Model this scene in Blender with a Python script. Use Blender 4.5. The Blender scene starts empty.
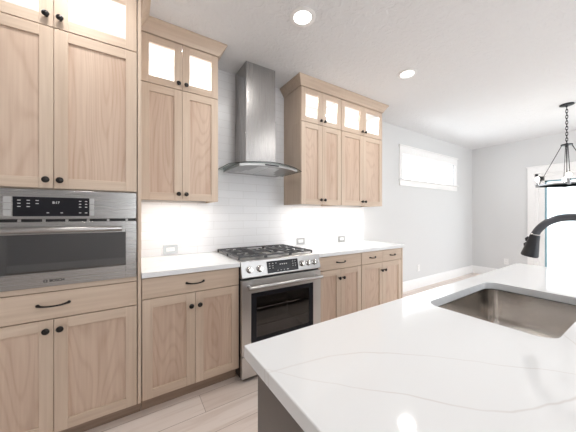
import bpy, bmesh, math, random
from mathutils import Vector, Matrix
random.seed(7)
S = bpy.context.scene
COL = S.collection
R = math.radians

# ------------------------------------------------------------------ camera, world, exposure
EYE = 1.276
cam = bpy.data.cameras.new('camera')
cam.sensor_width = 36.0
cam.lens = 250.0 / 576.0 * 36.0
cam.shift_y = -1.3 / 576.0
cam.clip_start = 0.02
camo = bpy.data.objects.new('camera', cam)
COL.objects.link(camo)
camo.location = (0, 0, EYE)
camo.rotation_euler = (R(90), 0, R(-32.6))
S.camera = camo

S.view_settings.view_transform = 'Standard'
S.view_settings.look = 'None'
S.view_settings.exposure = -0.14
S.view_settings.gamma = 1.0
S.view_settings.use_curve_mapping = False
S.cycles.use_denoising = True
S.cycles.max_bounces = 10
S.cycles.diffuse_bounces = 6
S.cycles.sample_clamp_indirect = 6.0
S.cycles.caustics_reflective = False
S.cycles.caustics_refractive = False

world = bpy.data.worlds.new('sky')
S.world = world
world.use_nodes = True
wn = world.node_tree.nodes
wn['Background'].inputs['Color'].default_value = (0.93, 0.97, 1.0, 1)
wn['Background'].inputs['Strength'].default_value = 7.0


def daylight(name, loc, rot, sx, sy):
    l = bpy.data.lights.new(name, 'AREA')
    l.shape = 'RECTANGLE'
    l.size, l.size_y = sx, sy
    l.cycles.is_portal = True
    o = bpy.data.objects.new(name, l)
    COL.objects.link(o)
    o.location, o.rotation_euler = loc, rot
    return o


# room extents
XL, XR, YB, YF, ZC = -2.2, 6.39, 2.455, -4.2, 2.71
# light portals in the wall openings (they guide the sky's light, they do not emit): patio door, transom, two added unseen windows
daylight('daylight_patio', (XR + 0.14, 0.512, 1.015), (0, R(90), 0), 2.03, 1.86)
daylight('daylight_transom', (4.685, YB + 0.14, 2.07), (R(-90), 0, 0), 1.77, 0.41)
daylight('daylight_added_1', (1.6, YF - 0.14, 1.45), (R(90), 0, 0), 2.3, 1.7)
daylight('daylight_added_2', (4.35, YF - 0.14, 1.45), (R(90), 0, 0), 2.3, 1.7)

CAN_POWER, STRIP_POWER, CABINET_POWER = 6.0, 2.6, 9.0
WARM = (1.0, 0.97, 0.93)

# ------------------------------------------------------------------ materials


def srgb(r, g, b):
    f = lambda c: (c / 255 / 12.92) if c / 255 <= 0.04045 else ((c / 255 + 0.055) / 1.055) ** 2.4
    return (f(r), f(g), f(b), 1)


def new_mat(name):
    m = bpy.data.materials.new(name)
    m.use_nodes = True
    nt = m.node_tree
    return m, nt, nt.nodes['Principled BSDF']


def plain(name, col, rough=0.5, metal=0.0, spec=0.5, bump=0.0, bscale=40.0, var=0.04, emit=None, es=0.0, coat=0.0, ior=None):
    """A Principled surface with a faint procedural mottling and optional bump."""
    m, nt, b = new_mat(name)
    L = nt.links.new
    tc = nt.nodes.new('ShaderNodeTexCoord')
    nz = nt.nodes.new('ShaderNodeTexNoise')
    nz.inputs['Scale'].default_value = bscale
    nz.inputs['Detail'].default_value = 3
    L(tc.outputs['Object'], nz.inputs['Vector'])
    mx = nt.nodes.new('ShaderNodeMix')
    mx.data_type = 'RGBA'
    mx.inputs[6].default_value = tuple(c * (1 - var) for c in col[:3]) + (1,)
    mx.inputs[7].default_value = tuple(min(1, c * (1 + var)) for c in col[:3]) + (1,)
    L(nz.outputs['Fac'], mx.inputs[0])
    L(mx.outputs[2], b.inputs['Base Color'])
    b.inputs['Roughness'].default_value = rough
    b.inputs['Metallic'].default_value = metal
    b.inputs['Specular IOR Level'].default_value = spec
    b.inputs['Coat Weight'].default_value = coat
    if ior:
        b.inputs['IOR'].default_value = ior
    if bump:
        bp = nt.nodes.new('ShaderNodeBump')
        bp.inputs['Strength'].default_value = bump
        bp.inputs['Distance'].default_value = 0.002
        L(nz.outputs['Fac'], bp.inputs['Height'])
        L(bp.outputs['Normal'], b.inputs['Normal'])
    if emit:
        b.inputs['Emission Color'].default_value = emit
        b.inputs['Emission Strength'].default_value = es
    return m


def math_node(nt, op, a=None, b=None):
    n = nt.nodes.new('ShaderNodeMath')
    n.operation = op
    for i, v in enumerate((a, b)):
        if v is None:
            continue
        if isinstance(v, (int, float)):
            n.inputs[i].default_value = v
        else:
            nt.links.new(v, n.inputs[i])
    return n.outputs[0]


def wood(name, light, dark, axis='z', cathedral=False, rough=0.42):
    m, nt, b = new_mat(name)
    L = nt.links.new
    tc = nt.nodes.new('ShaderNodeTexCoord')
    oi = nt.nodes.new('ShaderNodeObjectInfo')
    rnd = math_node(nt, 'MULTIPLY', oi.outputs['Random'], 37.0)
    cb = nt.nodes.new('ShaderNodeCombineXYZ')
    for i in range(3):
        L(rnd, cb.inputs[i])
    ad = nt.nodes.new('ShaderNodeVectorMath')
    ad.operation = 'ADD'
    L(tc.outputs['Object'], ad.inputs[0])
    L(cb.outputs[0], ad.inputs[1])
    mp = nt.nodes.new('ShaderNodeMapping')
    mp.inputs['Scale'].default_value = {'z': (60, 60, 2.2), 'x': (2.2, 60, 60)}[axis]
    L(ad.outputs[0], mp.inputs['Vector'])
    fine = nt.nodes.new('ShaderNodeTexNoise')
    fine.inputs['Scale'].default_value = 1.0
    fine.inputs['Detail'].default_value = 4
    L(mp.outputs[0], fine.inputs['Vector'])
    mp2 = nt.nodes.new('ShaderNodeMapping')
    mp2.inputs['Scale'].default_value = {'z': (5, 5, 0.8), 'x': (0.8, 5, 5)}[axis]
    L(ad.outputs[0], mp2.inputs['Vector'])
    broad = nt.nodes.new('ShaderNodeTexNoise')
    broad.inputs['Scale'].default_value = 1.0
    broad.inputs['Detail'].default_value = 2
    L(mp2.outputs[0], broad.inputs['Vector'])
    fac = math_node(nt, 'ADD', math_node(nt, 'MULTIPLY', fine.outputs['Fac'], 0.55),
                    math_node(nt, 'MULTIPLY', broad.outputs['Fac'], 0.55))
    if cathedral:           # plain-sawn figure: contour lines of a stretched height field
        mp3 = nt.nodes.new('ShaderNodeMapping')
        mp3.inputs['Scale'].default_value = (5.5, 5.5, 0.95)
        L(ad.outputs[0], mp3.inputs['Vector'])
        hf = nt.nodes.new('ShaderNodeTexNoise')
        hf.inputs['Scale'].default_value = 1.0
        hf.inputs['Detail'].default_value = 0.6
        L(mp3.outputs[0], hf.inputs['Vector'])
        w = math_node(nt, 'SINE', math_node(nt, 'MULTIPLY', hf.outputs['Fac'], 120.0))
        w = math_node(nt, 'POWER', math_node(nt, 'ADD', math_node(nt, 'MULTIPLY', w, 0.5), 0.5), 4.0)
        fac = math_node(nt, 'ADD', math_node(nt, 'MULTIPLY', fac, 0.85), math_node(nt, 'MULTIPLY', w, 0.12))
    mx = nt.nodes.new('ShaderNodeMix')
    mx.data_type = 'RGBA'
    rmp = nt.nodes.new('ShaderNodeMapRange')
    rmp.inputs['From Min'].default_value = 0.30
    rmp.inputs['From Max'].default_value = 0.80
    L(fac, rmp.inputs['Value'])
    L(rmp.outputs[0], mx.inputs[0])
    mx.inputs[6].default_value = light
    mx.inputs[7].default_value = dark
    L(mx.outputs[2], b.inputs['Base Color'])
    b.inputs['Roughness'].default_value = rough
    b.inputs['Specular IOR Level'].default_value = 0.35
    bp = nt.nodes.new('ShaderNodeBump')
    bp.inputs['Strength'].default_value = 0.08
    bp.inputs['Distance'].default_value = 0.001
    L(fine.outputs['Fac'], bp.inputs['Height'])
    L(bp.outputs['Normal'], b.inputs['Normal'])
    return m


def quartz(name, strength, lines=()):
    """white quartz with faint warm grey veins; lines are (a, b, c) veins y = a + b x + c x^2 that wander"""
    m, nt, b = new_mat(name)
    L = nt.links.new
    tc = nt.nodes.new('ShaderNodeTexCoord')
    nz = nt.nodes.new('ShaderNodeTexNoise')
    nz.inputs['Scale'].default_value = 1.6
    nz.inputs['Detail'].default_value = 3.0
    nz.inputs['Roughness'].default_value = 0.5
    L(tc.outputs['Object'], nz.inputs['Vector'])
    n2 = nt.nodes.new('ShaderNodeTexNoise')
    n2.inputs['Scale'].default_value = 4.0
    L(tc.outputs['Object'], n2.inputs['Vector'])

    def thin(d, width):
        mr = nt.nodes.new('ShaderNodeMapRange')
        mr.inputs['From Max'].default_value = width
        mr.inputs['To Min'].default_value = 1.0
        mr.inputs['To Max'].default_value = 0.0
        L(math_node(nt, 'ABSOLUTE', d), mr.inputs['Value'])
        return mr.outputs[0]
    if lines:
        sp = nt.nodes.new('ShaderNodeSeparateXYZ')
        L(tc.outputs['Object'], sp.inputs[0])
        n3 = nt.nodes.new('ShaderNodeTexNoise')
        n3.inputs['Scale'].default_value = 3.0
        n3.inputs['Detail'].default_value = 4.0
        L(tc.outputs['Object'], n3.inputs['Vector'])
        wob = math_node(nt, 'MULTIPLY', math_node(nt, 'SUBTRACT', n3.outputs['Fac'], 0.5), 0.10)
        v = None
        for a_, b_, c_ in lines:
            x = sp.outputs['X']
            yl = math_node(nt, 'ADD', math_node(nt, 'MULTIPLY', math_node(nt, 'ADD', math_node(nt, 'MULTIPLY', x, c_), b_), x), a_)
            t = thin(math_node(nt, 'ADD', math_node(nt, 'SUBTRACT', sp.outputs['Y'], yl), wob), 0.004)
            v = t if v is None else math_node(nt, 'MAXIMUM', v, t)
    else:
        v = thin(math_node(nt, 'SUBTRACT', nz.outputs['Fac'], 0.5), 0.008)
    v = math_node(nt, 'MULTIPLY', v, math_node(nt, 'MULTIPLY', n2.outputs['Fac'], strength))
    mx = nt.nodes.new('ShaderNodeMix')
    mx.data_type = 'RGBA'
    mx.inputs[6].default_value = srgb(230, 232, 234)
    mx.inputs[7].default_value = srgb(188, 178, 172)
    L(v, mx.inputs[0])
    L(mx.outputs[2], b.inputs['Base Color'])
    b.inputs['Roughness'].default_value = 0.07
    return m


def steel(name, col=(0.44, 0.43, 0.425, 1), rough=0.31, axis='x'):
    m, nt, b = new_mat(name)
    L = nt.links.new
    tc = nt.nodes.new('ShaderNodeTexCoord')
    mp = nt.nodes.new('ShaderNodeMapping')
    mp.inputs['Scale'].default_value = {'x': (3, 400, 400), 'z': (400, 400, 3)}[axis]
    L(tc.outputs['Object'], mp.inputs['Vector'])
    nz = nt.nodes.new('ShaderNodeTexNoise')
    nz.inputs['Scale'].default_value = 1
    nz.inputs['Detail'].default_value = 3
    L(mp.outputs[0], nz.inputs['Vector'])
    mr = nt.nodes.new('ShaderNodeMapRange')
    mr.inputs['To Min'].default_value = rough - 0.01
    mr.inputs['To Max'].default_value = rough + 0.015
    L(nz.outputs['Fac'], mr.inputs['Value'])
    L(mr.outputs[0], b.inputs['Roughness'])
    b.inputs['Base Color'].default_value = col
    b.inputs['Metallic'].default_value = 1.0
    return m


def floor_mat():
    m, nt, b = new_mat('plank_floor')
    L = nt.links.new
    tc = nt.nodes.new('ShaderNodeTexCoord')
    br = nt.nodes.new('ShaderNodeTexBrick')
    br.offset = 0.37
    br.inputs['Scale'].default_value = 1
    br.inputs['Brick Width'].default_value = 1.22
    br.inputs['Row Height'].default_value = 0.18
    br.inputs['Mortar Size'].default_value = 0.0015
    br.inputs['Color1'].default_value = srgb(236, 225, 218)
    br.inputs['Color2'].default_value = srgb(222, 208, 199)
    br.inputs['Mortar'].default_value = srgb(150, 132, 120)
    L(tc.outputs['Object'], br.inputs['Vector'])
    mp = nt.nodes.new('ShaderNodeMapping')
    mp.inputs['Scale'].default_value = (1.6, 22, 1)
    L(tc.outputs['Object'], mp.inputs['Vector'])
    nz = nt.nodes.new('ShaderNodeTexNoise')
    nz.inputs['Scale'].default_value = 1
    nz.inputs['Detail'].default_value = 5
    nz.inputs['Distortion'].default_value = 0.5
    L(mp.outputs[0], nz.inputs['Vector'])
    mr = nt.nodes.new('ShaderNodeMapRange')
    mr.inputs['From Min'].default_value = 0.48
    mr.inputs['From Max'].default_value = 0.75
    mr.inputs['To Max'].default_value = 0.55
    L(nz.outputs['Fac'], mr.inputs['Value'])
    mx = nt.nodes.new('ShaderNodeMix')
    mx.data_type = 'RGBA'
    mx.blend_type = 'MIX'
    L(mr.outputs[0], mx.inputs[0])
    L(br.outputs['Color'], mx.inputs[6])
    mx.inputs[7].default_value = srgb(196, 176, 162)
    L(mx.outputs[2], b.inputs['Base Color'])
    b.inputs['Roughness'].default_value = 0.38
    b.inputs['Specular IOR Level'].default_value = 0.4
    return m


def tile_mat():
    m, nt, b = new_mat('white_subway_tile')
    L = nt.links.new
    tc = nt.nodes.new('ShaderNodeTexCoord')
    sp = nt.nodes.new('ShaderNodeSeparateXYZ')
    L(tc.outputs['Object'], sp.inputs[0])
    cb = nt.nodes.new('ShaderNodeCombineXYZ')
    L(sp.outputs['X'], cb.inputs[0])
    L(sp.outputs['Z'], cb.inputs[1])
    br = nt.nodes.new('ShaderNodeTexBrick')
    br.offset = 0.5
    br.inputs['Scale'].default_value = 1
    br.inputs['Brick Width'].default_value = 0.305
    br.inputs['Row Height'].default_value = 0.0775
    br.inputs['Mortar Size'].default_value = 0.0018
    br.inputs['Mortar Smooth'].default_value = 0.3
    br.inputs['Color1'].default_value = srgb(234, 234, 236)
    br.inputs['Color2'].default_value = srgb(231, 231, 233)
    br.inputs['Mortar'].default_value = srgb(214, 213, 213)
    L(cb.outputs[0], br.inputs['Vector'])
    L(br.outputs['Color'], b.inputs['Base Color'])
    b.inputs['Roughness'].default_value = 0.3
    nz = nt.nodes.new('ShaderNodeTexNoise')
    nz.inputs['Scale'].default_value = 14
    L(tc.outputs['Object'], nz.inputs['Vector'])
    h = math_node(nt, 'SUBTRACT', math_node(nt, 'MULTIPLY', nz.outputs['Fac'], 0.35), br.outputs['Fac'])
    bp = nt.nodes.new('ShaderNodeBump')
    bp.inputs['Strength'].default_value = 0.35
    bp.inputs['Distance'].default_value = 0.002
    L(h, bp.inputs['Height'])
    L(bp.outputs['Normal'], b.inputs['Normal'])
    return m


def knockdown(name, col, strength, scale):
    m, nt, b = new_mat(name)
    L = nt.links.new
    tc = nt.nodes.new('ShaderNodeTexCoord')
    nz = nt.nodes.new('ShaderNodeTexNoise')
    nz.inputs['Scale'].default_value = scale
    nz.inputs['Detail'].default_value = 4
    nz.inputs['Distortion'].default_value = 1.2
    L(tc.outputs['Object'], nz.inputs['Vector'])
    mr = nt.nodes.new('ShaderNodeMapRange')
    mr.inputs['From Min'].default_value = 0.45
    mr.inputs['From Max'].default_value = 0.58
    L(nz.outputs['Fac'], mr.inputs['Value'])
    bp = nt.nodes.new('ShaderNodeBump')
    bp.inputs['Strength'].default_value = strength
    bp.inputs['Distance'].default_value = 0.004
    L(mr.outputs[0], bp.inputs['Height'])
    L(bp.outputs['Normal'], b.inputs['Normal'])
    b.inputs['Base Color'].default_value = col
    b.inputs['Roughness'].default_value = 0.7
    b.inputs['Specular IOR Level'].default_value = 0.25
    return m


def glass(name, tint=(1, 1, 1, 1), gloss=0.12):
    m = bpy.data.materials.new(name)
    m.use_nodes = True
    nt = m.node_tree
    nt.nodes.clear()
    out = nt.nodes.new('ShaderNodeOutputMaterial')
    tr = nt.nodes.new('ShaderNodeBsdfTransparent')
    tr.inputs[0].default_value = tint
    gl = nt.nodes.new('ShaderNodeBsdfGlossy')
    gl.inputs['Roughness'].default_value = 0.02
    fr = nt.nodes.new('ShaderNodeLayerWeight')
    mx = nt.nodes.new('ShaderNodeMixShader')
    f5 = math_node(nt, 'POWER', fr.outputs['Facing'], 5.0)
    nt.links.new(math_node(nt, 'ADD', math_node(nt, 'MULTIPLY', f5, 0.9), gloss), mx.inputs[0])
    nt.links.new(tr.outputs[0], mx.inputs[1])
    nt.links.new(gl.outputs[0], mx.inputs[2])
    nt.links.new(mx.outputs[0], out.inputs[0])
    return m


LIGHT, DARK = srgb(217, 199, 181), srgb(190, 168, 149)
VEINS = [(-0.841, -2.243, -0.993), (0.379, 1.415, 1.356), (-0.3, 0.12, 0.05)]
M = dict(
    woodv=wood('maple_vertical_grain', LIGHT, DARK, 'z'),
    woodh=wood('maple_horizontal_grain', LIGHT, DARK, 'x'),
    woodp=wood('maple_cathedral_panel', srgb(214, 193, 175), srgb(180, 150, 130), 'z', True),
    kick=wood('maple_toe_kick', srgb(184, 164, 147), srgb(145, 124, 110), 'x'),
    liner=plain('white_cabinet_lining', srgb(246, 246, 246), 0.5),
    quartz=quartz('white_quartz', 0.35),
    islandquartz=quartz('white_veined_quartz', 0.62, VEINS),
    steelx=steel('brushed_steel', axis='x'),
    steelz=steel('brushed_steel_vertical', rough=0.27, axis='z'),
    rangesteel=steel('brushed_range_steel', (0.66, 0.65, 0.64, 1), 0.33, 'x'),
    ovensteel=steel('brushed_oven_steel', (0.42, 0.41, 0.40, 1), 0.27, 'x'),
    sink=plain('satin_sink_steel', (0.70, 0.67, 0.64, 1), 0.17, metal=1.0, var=0.02),
    darkglass=plain('black_oven_glass', (0.012, 0.012, 0.014, 1), 0.03, spec=0.5, ior=2.3),
    panelglass=plain('black_control_glass', (0.02, 0.02, 0.024, 1), 0.12, spec=0.12),
    bronze=plain('dark_bronze', (0.022, 0.019, 0.018, 1), 0.28, metal=0.6),
    iron=plain('cast_iron', (0.085, 0.085, 0.088, 1), 0.4, bump=0.3, bscale=300),
    blackbody=plain('black_enamel', (0.015, 0.015, 0.016, 1), 0.35),
    burner=plain('burner_alloy', (0.55, 0.54, 0.52, 1), 0.35, metal=1.0),
    knobsteel=plain('polished_steel_knob', (0.58, 0.56, 0.54, 1), 0.2, metal=1.0),
    rack=plain('chrome_rack', (0.7, 0.68, 0.66, 1), 0.25, metal=1.0),
    cavity=plain('oven_cavity_enamel', (0.13, 0.12, 0.12, 1), 0.4),
    print_=plain('pale_print', srgb(205, 205, 205), 0.5),
    inkblack=plain('black_print', (0.02, 0.02, 0.02, 1), 0.5),
    greykey=plain('grey_keys', srgb(176, 176, 176), 0.4),
    wall=knockdown('pale_grey_wall_paint', srgb(219, 220, 221), 0.10, 30),
    ceil=knockdown('textured_ceiling_paint', srgb(233, 234, 236), 0.6, 17),
    trim=plain('white_trim_paint', srgb(244, 244, 244), 0.35),
    plastic=plain('white_plastic', srgb(240, 240, 240), 0.35),
    slot=plain('outlet_slots', (0.08, 0.08, 0.08, 1), 0.5),
    plate=plain('satin_nickel_plate', (0.40, 0.40, 0.395, 1), 0.3, metal=1.0),
    floor=floor_mat(),
    tile=tile_mat(),
    island=plain('taupe_grey_cabinet_paint', srgb(110, 103, 99), 0.45),
    faucet=plain('gunmetal_faucet', (0.13, 0.135, 0.15, 1), 0.3, metal=0.8),
    spray=plain('dark_gunmetal_spray', (0.055, 0.057, 0.062, 1), 0.36, metal=0.6),
    faucetband=plain('bright_faucet_band', (0.7, 0.7, 0.7, 1), 0.2, metal=1.0),
    clear=glass('clear_glass', (1, 1, 1, 1), 0.06),
    hoodglass=glass('hood_canopy_glass', (0.80, 0.86, 0.85, 1), 0.10),
    ovenglass=glass('tinted_oven_window', (0.62, 0.60, 0.60, 1), 0.07),
    pale_teal=plain('pale_teal_spacer', srgb(140, 172, 184), 0.4),
    bulb=plain('lit_bulb', (1, 1, 1, 1), 0.3, emit=(1, 0.95, 0.88, 1), es=9),
    lens=plain('lit_lens', (1, 1, 1, 1), 0.4, emit=(1, 0.97, 0.93, 1), es=8),
    led=plain('lit_led_strip', (1, 1, 1, 1), 0.4, emit=(1, 0.95, 0.88, 1), es=3),
    pendant=plain('blackened_iron', (0.03, 0.03, 0.033, 1), 0.35, metal=0.7),
    pendantsteel=plain('brushed_ring_steel', (0.40, 0.41, 0.43, 1), 0.35, metal=1.0),
    filtersteel=plain('hood_filter_mesh', (0.72, 0.72, 0.72, 1), 0.35, metal=1.0, bump=0.6, bscale=400),
    concrete=plain('patio_concrete', srgb(180, 190, 190), 0.8),
    siding=plain('pale_siding', srgb(232, 234, 236), 0.7),
    shingle=plain('grey_shingles', srgb(206, 210, 213), 0.8),
    darkpane=plain('distant_window_glass', srgb(170, 190, 196), 0.3),
)

# ------------------------------------------------------------------ mesh helpers


class MB:
    def __init__(self):
        self.bm = bmesh.new()

    def _faces(self, vs, quads, mi=0, smooth=False):
        v = [self.bm.verts.new(p) for p in vs]
        for q in quads:
            try:
                f = self.bm.faces.new([v[i] for i in q])
                f.material_index = mi
                f.smooth = smooth
            except ValueError:
                pass
        return self

    def box(self, x0, x1, y0, y1, z0, z1, mi=0):
        vs = [(x, y, z) for x in (x0, x1) for y in (y0, y1) for z in (z0, z1)]
        return self._faces(vs, [(0, 1, 3, 2), (4, 6, 7, 5), (0, 4, 5, 1), (2, 3, 7, 6), (0, 2, 6, 4), (1, 5, 7, 3)], mi)

    def prism(self, poly, a0, a1, axis='x', mi=0):
        """poly in the other two axes (in x,y,z order), extruded along axis from a0 to a1."""
        def p(a, q):
            return {'x': (a, q[0], q[1]), 'y': (q[0], a, q[1]), 'z': (q[0], q[1], a)}[axis]
        n = len(poly)
        vs = [p(a0, q) for q in poly] + [p(a1, q) for q in poly]
        quads = [tuple(range(n)), tuple(reversed(range(n, 2 * n)))]
        quads += [(i, (i + 1) % n, n + (i + 1) % n, n + i) for i in range(n)]
        return self._faces(vs, quads, mi)

    def loft(self, rings, mi=0, closed=True, caps=True, smooth=True):
        n = len(rings[0])
        vs = [p for r in rings for p in r]
        quads = []
        for k in range(len(rings) - 1):
            for i in range(n if closed else n - 1):
                j = (i + 1) % n
                quads.append((k * n + i, k * n + j, (k + 1) * n + j, (k + 1) * n + i))
        if caps:
            quads.append(tuple(reversed(range(n))))
            quads.append(tuple(range((len(rings) - 1) * n, len(rings) * n)))
        return self._faces(vs, quads, mi, smooth)

    def tube(self, path, r, seg=10, mi=0, radii=None):
        pts = [Vector(p) for p in path]
        rings = []
        prev = None
        for i, p in enumerate(pts):
            d = (pts[min(i + 1, len(pts) - 1)] - pts[max(i - 1, 0)]).normalized()
            if prev is None:
                up = Vector((0, 0, 1)) if abs(d.z) < 0.9 else Vector((1, 0, 0))
                a = d.cross(up).normalized()
            else:
                a = (prev - d * prev.dot(d)).normalized()
            prev = a
            b = d.cross(a)
            rr = radii[i] if radii else r
            rings.append([tuple(p + (a * math.cos(t) + b * math.sin(t)) * rr) for t in [2 * math.pi * k / seg for k in range(seg)]])
        return self.loft(rings, mi)

    def ring(self, c, rad, r, axis='z', seg=40, ts=8, mi=0, squash=1.0, rot=0.0):
        """torus; squash stretches it along its second axis (chain links)"""
        vs, quads = [], []
        for i in range(seg):
            a = 2 * math.pi * i / seg
            for k in range(ts):
                t = 2 * math.pi * k / ts
                q = (rad + r * math.cos(t))
                u, v, w = q * math.cos(a), q * math.sin(a) * squash, r * math.sin(t)
                if axis == 'z':
                    p = (u, v, w)
                elif axis == 'x':
                    p = (w, u, v)
                else:
                    p = (u, w, v)
                vs.append((c[0] + p[0], c[1] + p[1], c[2] + p[2]))
                quads.append((i * ts + k, ((i + 1) % seg) * ts + k, ((i + 1) % seg) * ts + (k + 1) % ts, i * ts + (k + 1) % ts))
        return self._faces(vs, quads, mi, True)

    def lathe(self, c, prof, axis='z', seg=24, mi=0):
        """prof: (radius, height along axis from c)"""
        rings = []
        for rad, h in prof:
            rad = max(rad, 1e-5)
            ring = []
            for k in range(seg):
                t = 2 * math.pi * k / seg
                a, b = rad * math.cos(t), rad * math.sin(t)
                if axis == 'z':
                    p = (a, b, h)
                elif axis == 'y':
                    p = (a, h, b)
                elif axis == 'x':
                    p = (h, a, b)
                ring.append((c[0] + p[0], c[1] + p[1], c[2] + p[2]))
            rings.append(ring)
        return self.loft(rings, mi)

    def bar(self, a, b, w, h, mi=0):
        """rectangular bar between two points, w across, h up"""
        a, b = Vector(a), Vector(b)
        d = (b - a).normalized()
        s = d.cross(Vector((0, 0, 1)))
        s = s.normalized() if s.length > 1e-4 else Vector((1, 0, 0))
        u = s.cross(d).normalized()
        rs = [[tuple(p + s * w / 2 * i + u * h / 2 * j) for i, j in ((-1, -1), (1, -1), (1, 1), (-1, 1))] for p in (a, b)]
        return self.loft(rs, mi, smooth=False)


ORIGIN = {}


def empty(name, loc, label=None, cat=None, group=None, kind=None):
    o = bpy.data.objects.new(name, None)
    o.empty_display_size = 0.05
    COL.objects.link(o)
    o.location = loc
    ORIGIN[o.name] = Vector(loc)
    tag(o, label, cat, group, kind)
    return o


def tag(o, label=None, cat=None, group=None, kind=None):
    for k, v in (('label', label), ('category', cat), ('group', group), ('kind', kind)):
        if v:
            o[k] = v
    return o


def obj(name, mb, mats, parent=None, bevel=0.0, origin=None, seg=2, sharp=35):
    bm = mb.bm
    bmesh.ops.recalc_face_normals(bm, faces=bm.faces)
    cs = [v.co for v in bm.verts]
    if origin is None:
        lo = [min(c[i] for c in cs) for i in range(3)]
        hi = [max(c[i] for c in cs) for i in range(3)]
        origin = [(lo[i] + hi[i]) / 2 for i in range(3)]
    origin = Vector(origin)
    for v in bm.verts:
        v.co -= origin
    me = bpy.data.meshes.new(name)
    bm.to_mesh(me)
    bm.free()
    try:
        me.set_sharp_from_angle(angle=R(sharp))
    except Exception:
        pass
    if not isinstance(mats, (list, tuple)):
        mats = [mats]
    for m in mats:
        me.materials.append(M[m] if isinstance(m, str) else m)
    o = bpy.data.objects.new(name, me)
    COL.objects.link(o)
    o.location = origin
    ORIGIN[o.name] = origin
    if parent is not None:
        o.parent = parent
        o.location = origin - ORIGIN[parent.name]
    if bevel:
        b = o.modifiers.new('bevel', 'BEVEL')
        b.width = bevel
        b.segments = seg
        b.limit_method = 'ANGLE'
        b.angle_limit = R(40)
    return o


def struct(name, mb, mats, parent=None, bevel=0.0):
    o = obj(name, mb, mats, parent, bevel)
    if parent is None:
        o['kind'] = 'structure'
    return o


def text_mesh(name, body, size, loc, mat, parent, rot=(R(90), 0, 0), align='CENTER'):
    cu = bpy.data.curves.new(name, 'FONT')
    cu.body = body
    cu.size = size
    cu.extrude = 0.0003
    cu.align_x = align
    cu.align_y = 'CENTER'
    cu.offset = size * 0.022
    tmp = bpy.data.objects.new(name + '_curve', cu)
    COL.objects.link(tmp)
    dg = bpy.context.evaluated_depsgraph_get()
    dg.update()
    me = bpy.data.meshes.new_from_object(tmp.evaluated_get(dg))
    bpy.data.objects.remove(tmp)
    bpy.data.curves.remove(cu)
    me.materials.clear()
    me.materials.append(M[mat])
    o = bpy.data.objects.new(name, me)
    COL.objects.link(o)
    o.rotation_euler = rot
    o.parent = parent
    o.location = Vector(loc) - ORIGIN[parent.name]
    ORIGIN[o.name] = Vector(loc)
    return o


def dup(root, loc, **props):
    """copy a thing with its parts and sub-parts"""
    def cp(o, parent):
        c = o.copy()
        COL.objects.link(c)
        if parent:
            c.parent = parent
        for ch in list(o.children):
            cp(ch, c)
        return c
    r = cp(root, None)
    r.location = loc
    for k, v in props.items():
        r[k] = v
    return r


# ------------------------------------------------------------------ the setting
mb = MB().box(XL - .2, XR + .2, YF - .2, YB + .2, -0.10, 0)
struct('floor', mb, 'floor')
mb = MB().box(XL - .2, XR + .2, YF - .2, YB + .2, ZC, ZC + 0.12)
struct('ceiling', mb, 'ceil')


def wall_with_holes(name, u0, u1, z0, z1, t0, t1, axis, holes):
    """wall along axis ('x' or 'y'); holes are (ua, ub, za, zb), sorted, not overlapping in u"""
    mb = MB()
    def bx(a, b, c, d):
        if b - a < 1e-4 or d - c < 1e-4:
            return
        if axis == 'x':
            mb.box(a, b, t0, t1, c, d)
        else:
            mb.box(t0, t1, a, b, c, d)
    cur = u0
    for ua, ub, za, zb in holes:
        bx(cur, ua, z0, z1)
        bx(ua, ub, z0, za)
        bx(ua, ub, zb, z1)
        cur = ub
    bx(cur, u1, z0, z1)
    return struct(name, mb, 'wall')


WX0, WX1, WZ0, WZ1 = 3.80, 5.57, 1.865, 2.275       # transom opening
DY0, DY1, DZ1 = -0.42, 1.445, 2.03                  # patio door opening
ADDED_WINDOWS = [(0.45, 2.75, 0.6, 2.3), (3.2, 5.5, 0.6, 2.3)]  # added windows out of view, there for their light
wall_with_holes('wall_back', XL, XR + .15, 0, ZC, YB, YB + .15, 'x', [(WX0, WX1, WZ0, WZ1)])
wall_with_holes('wall_right', YF, YB, 0, ZC, XR, XR + .15, 'y', [(DY0, DY1, 0, DZ1)])
wall_with_holes('wall_front', XL, XR, 0, ZC, YF - .15, YF, 'x', ADDED_WINDOWS)
wall_with_holes('wall_left', YF, YB, 0, ZC, XL - .15, XL, 'y', [])

# transom window
w = empty('window_1', ((WX0 + WX1) / 2, YB, WZ0), kind='structure')
t = YB - 0.018
mb = MB().box(WX0 - .085, WX0, t, YB - .0005, WZ0, WZ1).box(WX1, WX1 + .085, t, YB - .0005, WZ0, WZ1)
mb.box(WX0 - .085, WX1 + .085, t - .004, YB - .0005, WZ1, WZ1 + .125)
mb.box(WX0 - .10, WX1 + .10, t - .016, YB - .0005, WZ1 + .125, WZ1 + .145)
mb.box(WX0 - .085, WX1 + .085, t, YB - .0005, WZ0 - .11, WZ0 - .022)
obj('casing', mb, 'trim', w, 0.002)
obj('window_sill', MB().box(WX0 - .11, WX1 + .11, t - .03, YB + .0195, WZ0 - .022, WZ0), 'trim', w, 0.003)
mb = MB()
for a, b, c, d in ((WX0, WX0 + .016, WZ0, WZ1), (WX1 - .016, WX1, WZ0, WZ1), (WX0, WX1, WZ0, WZ0 + .016), (WX0, WX1, WZ1 - .016, WZ1)):
    mb.box(a, b, YB + .02, YB + .06, c, d)
obj('window_frame', mb, 'trim', w, 0.002)
obj('pane', MB().box(WX0 + .016, WX1 - .016, YB + .038, YB + .044, WZ0 + .016, WZ1 - .016), 'clear', w)

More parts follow.
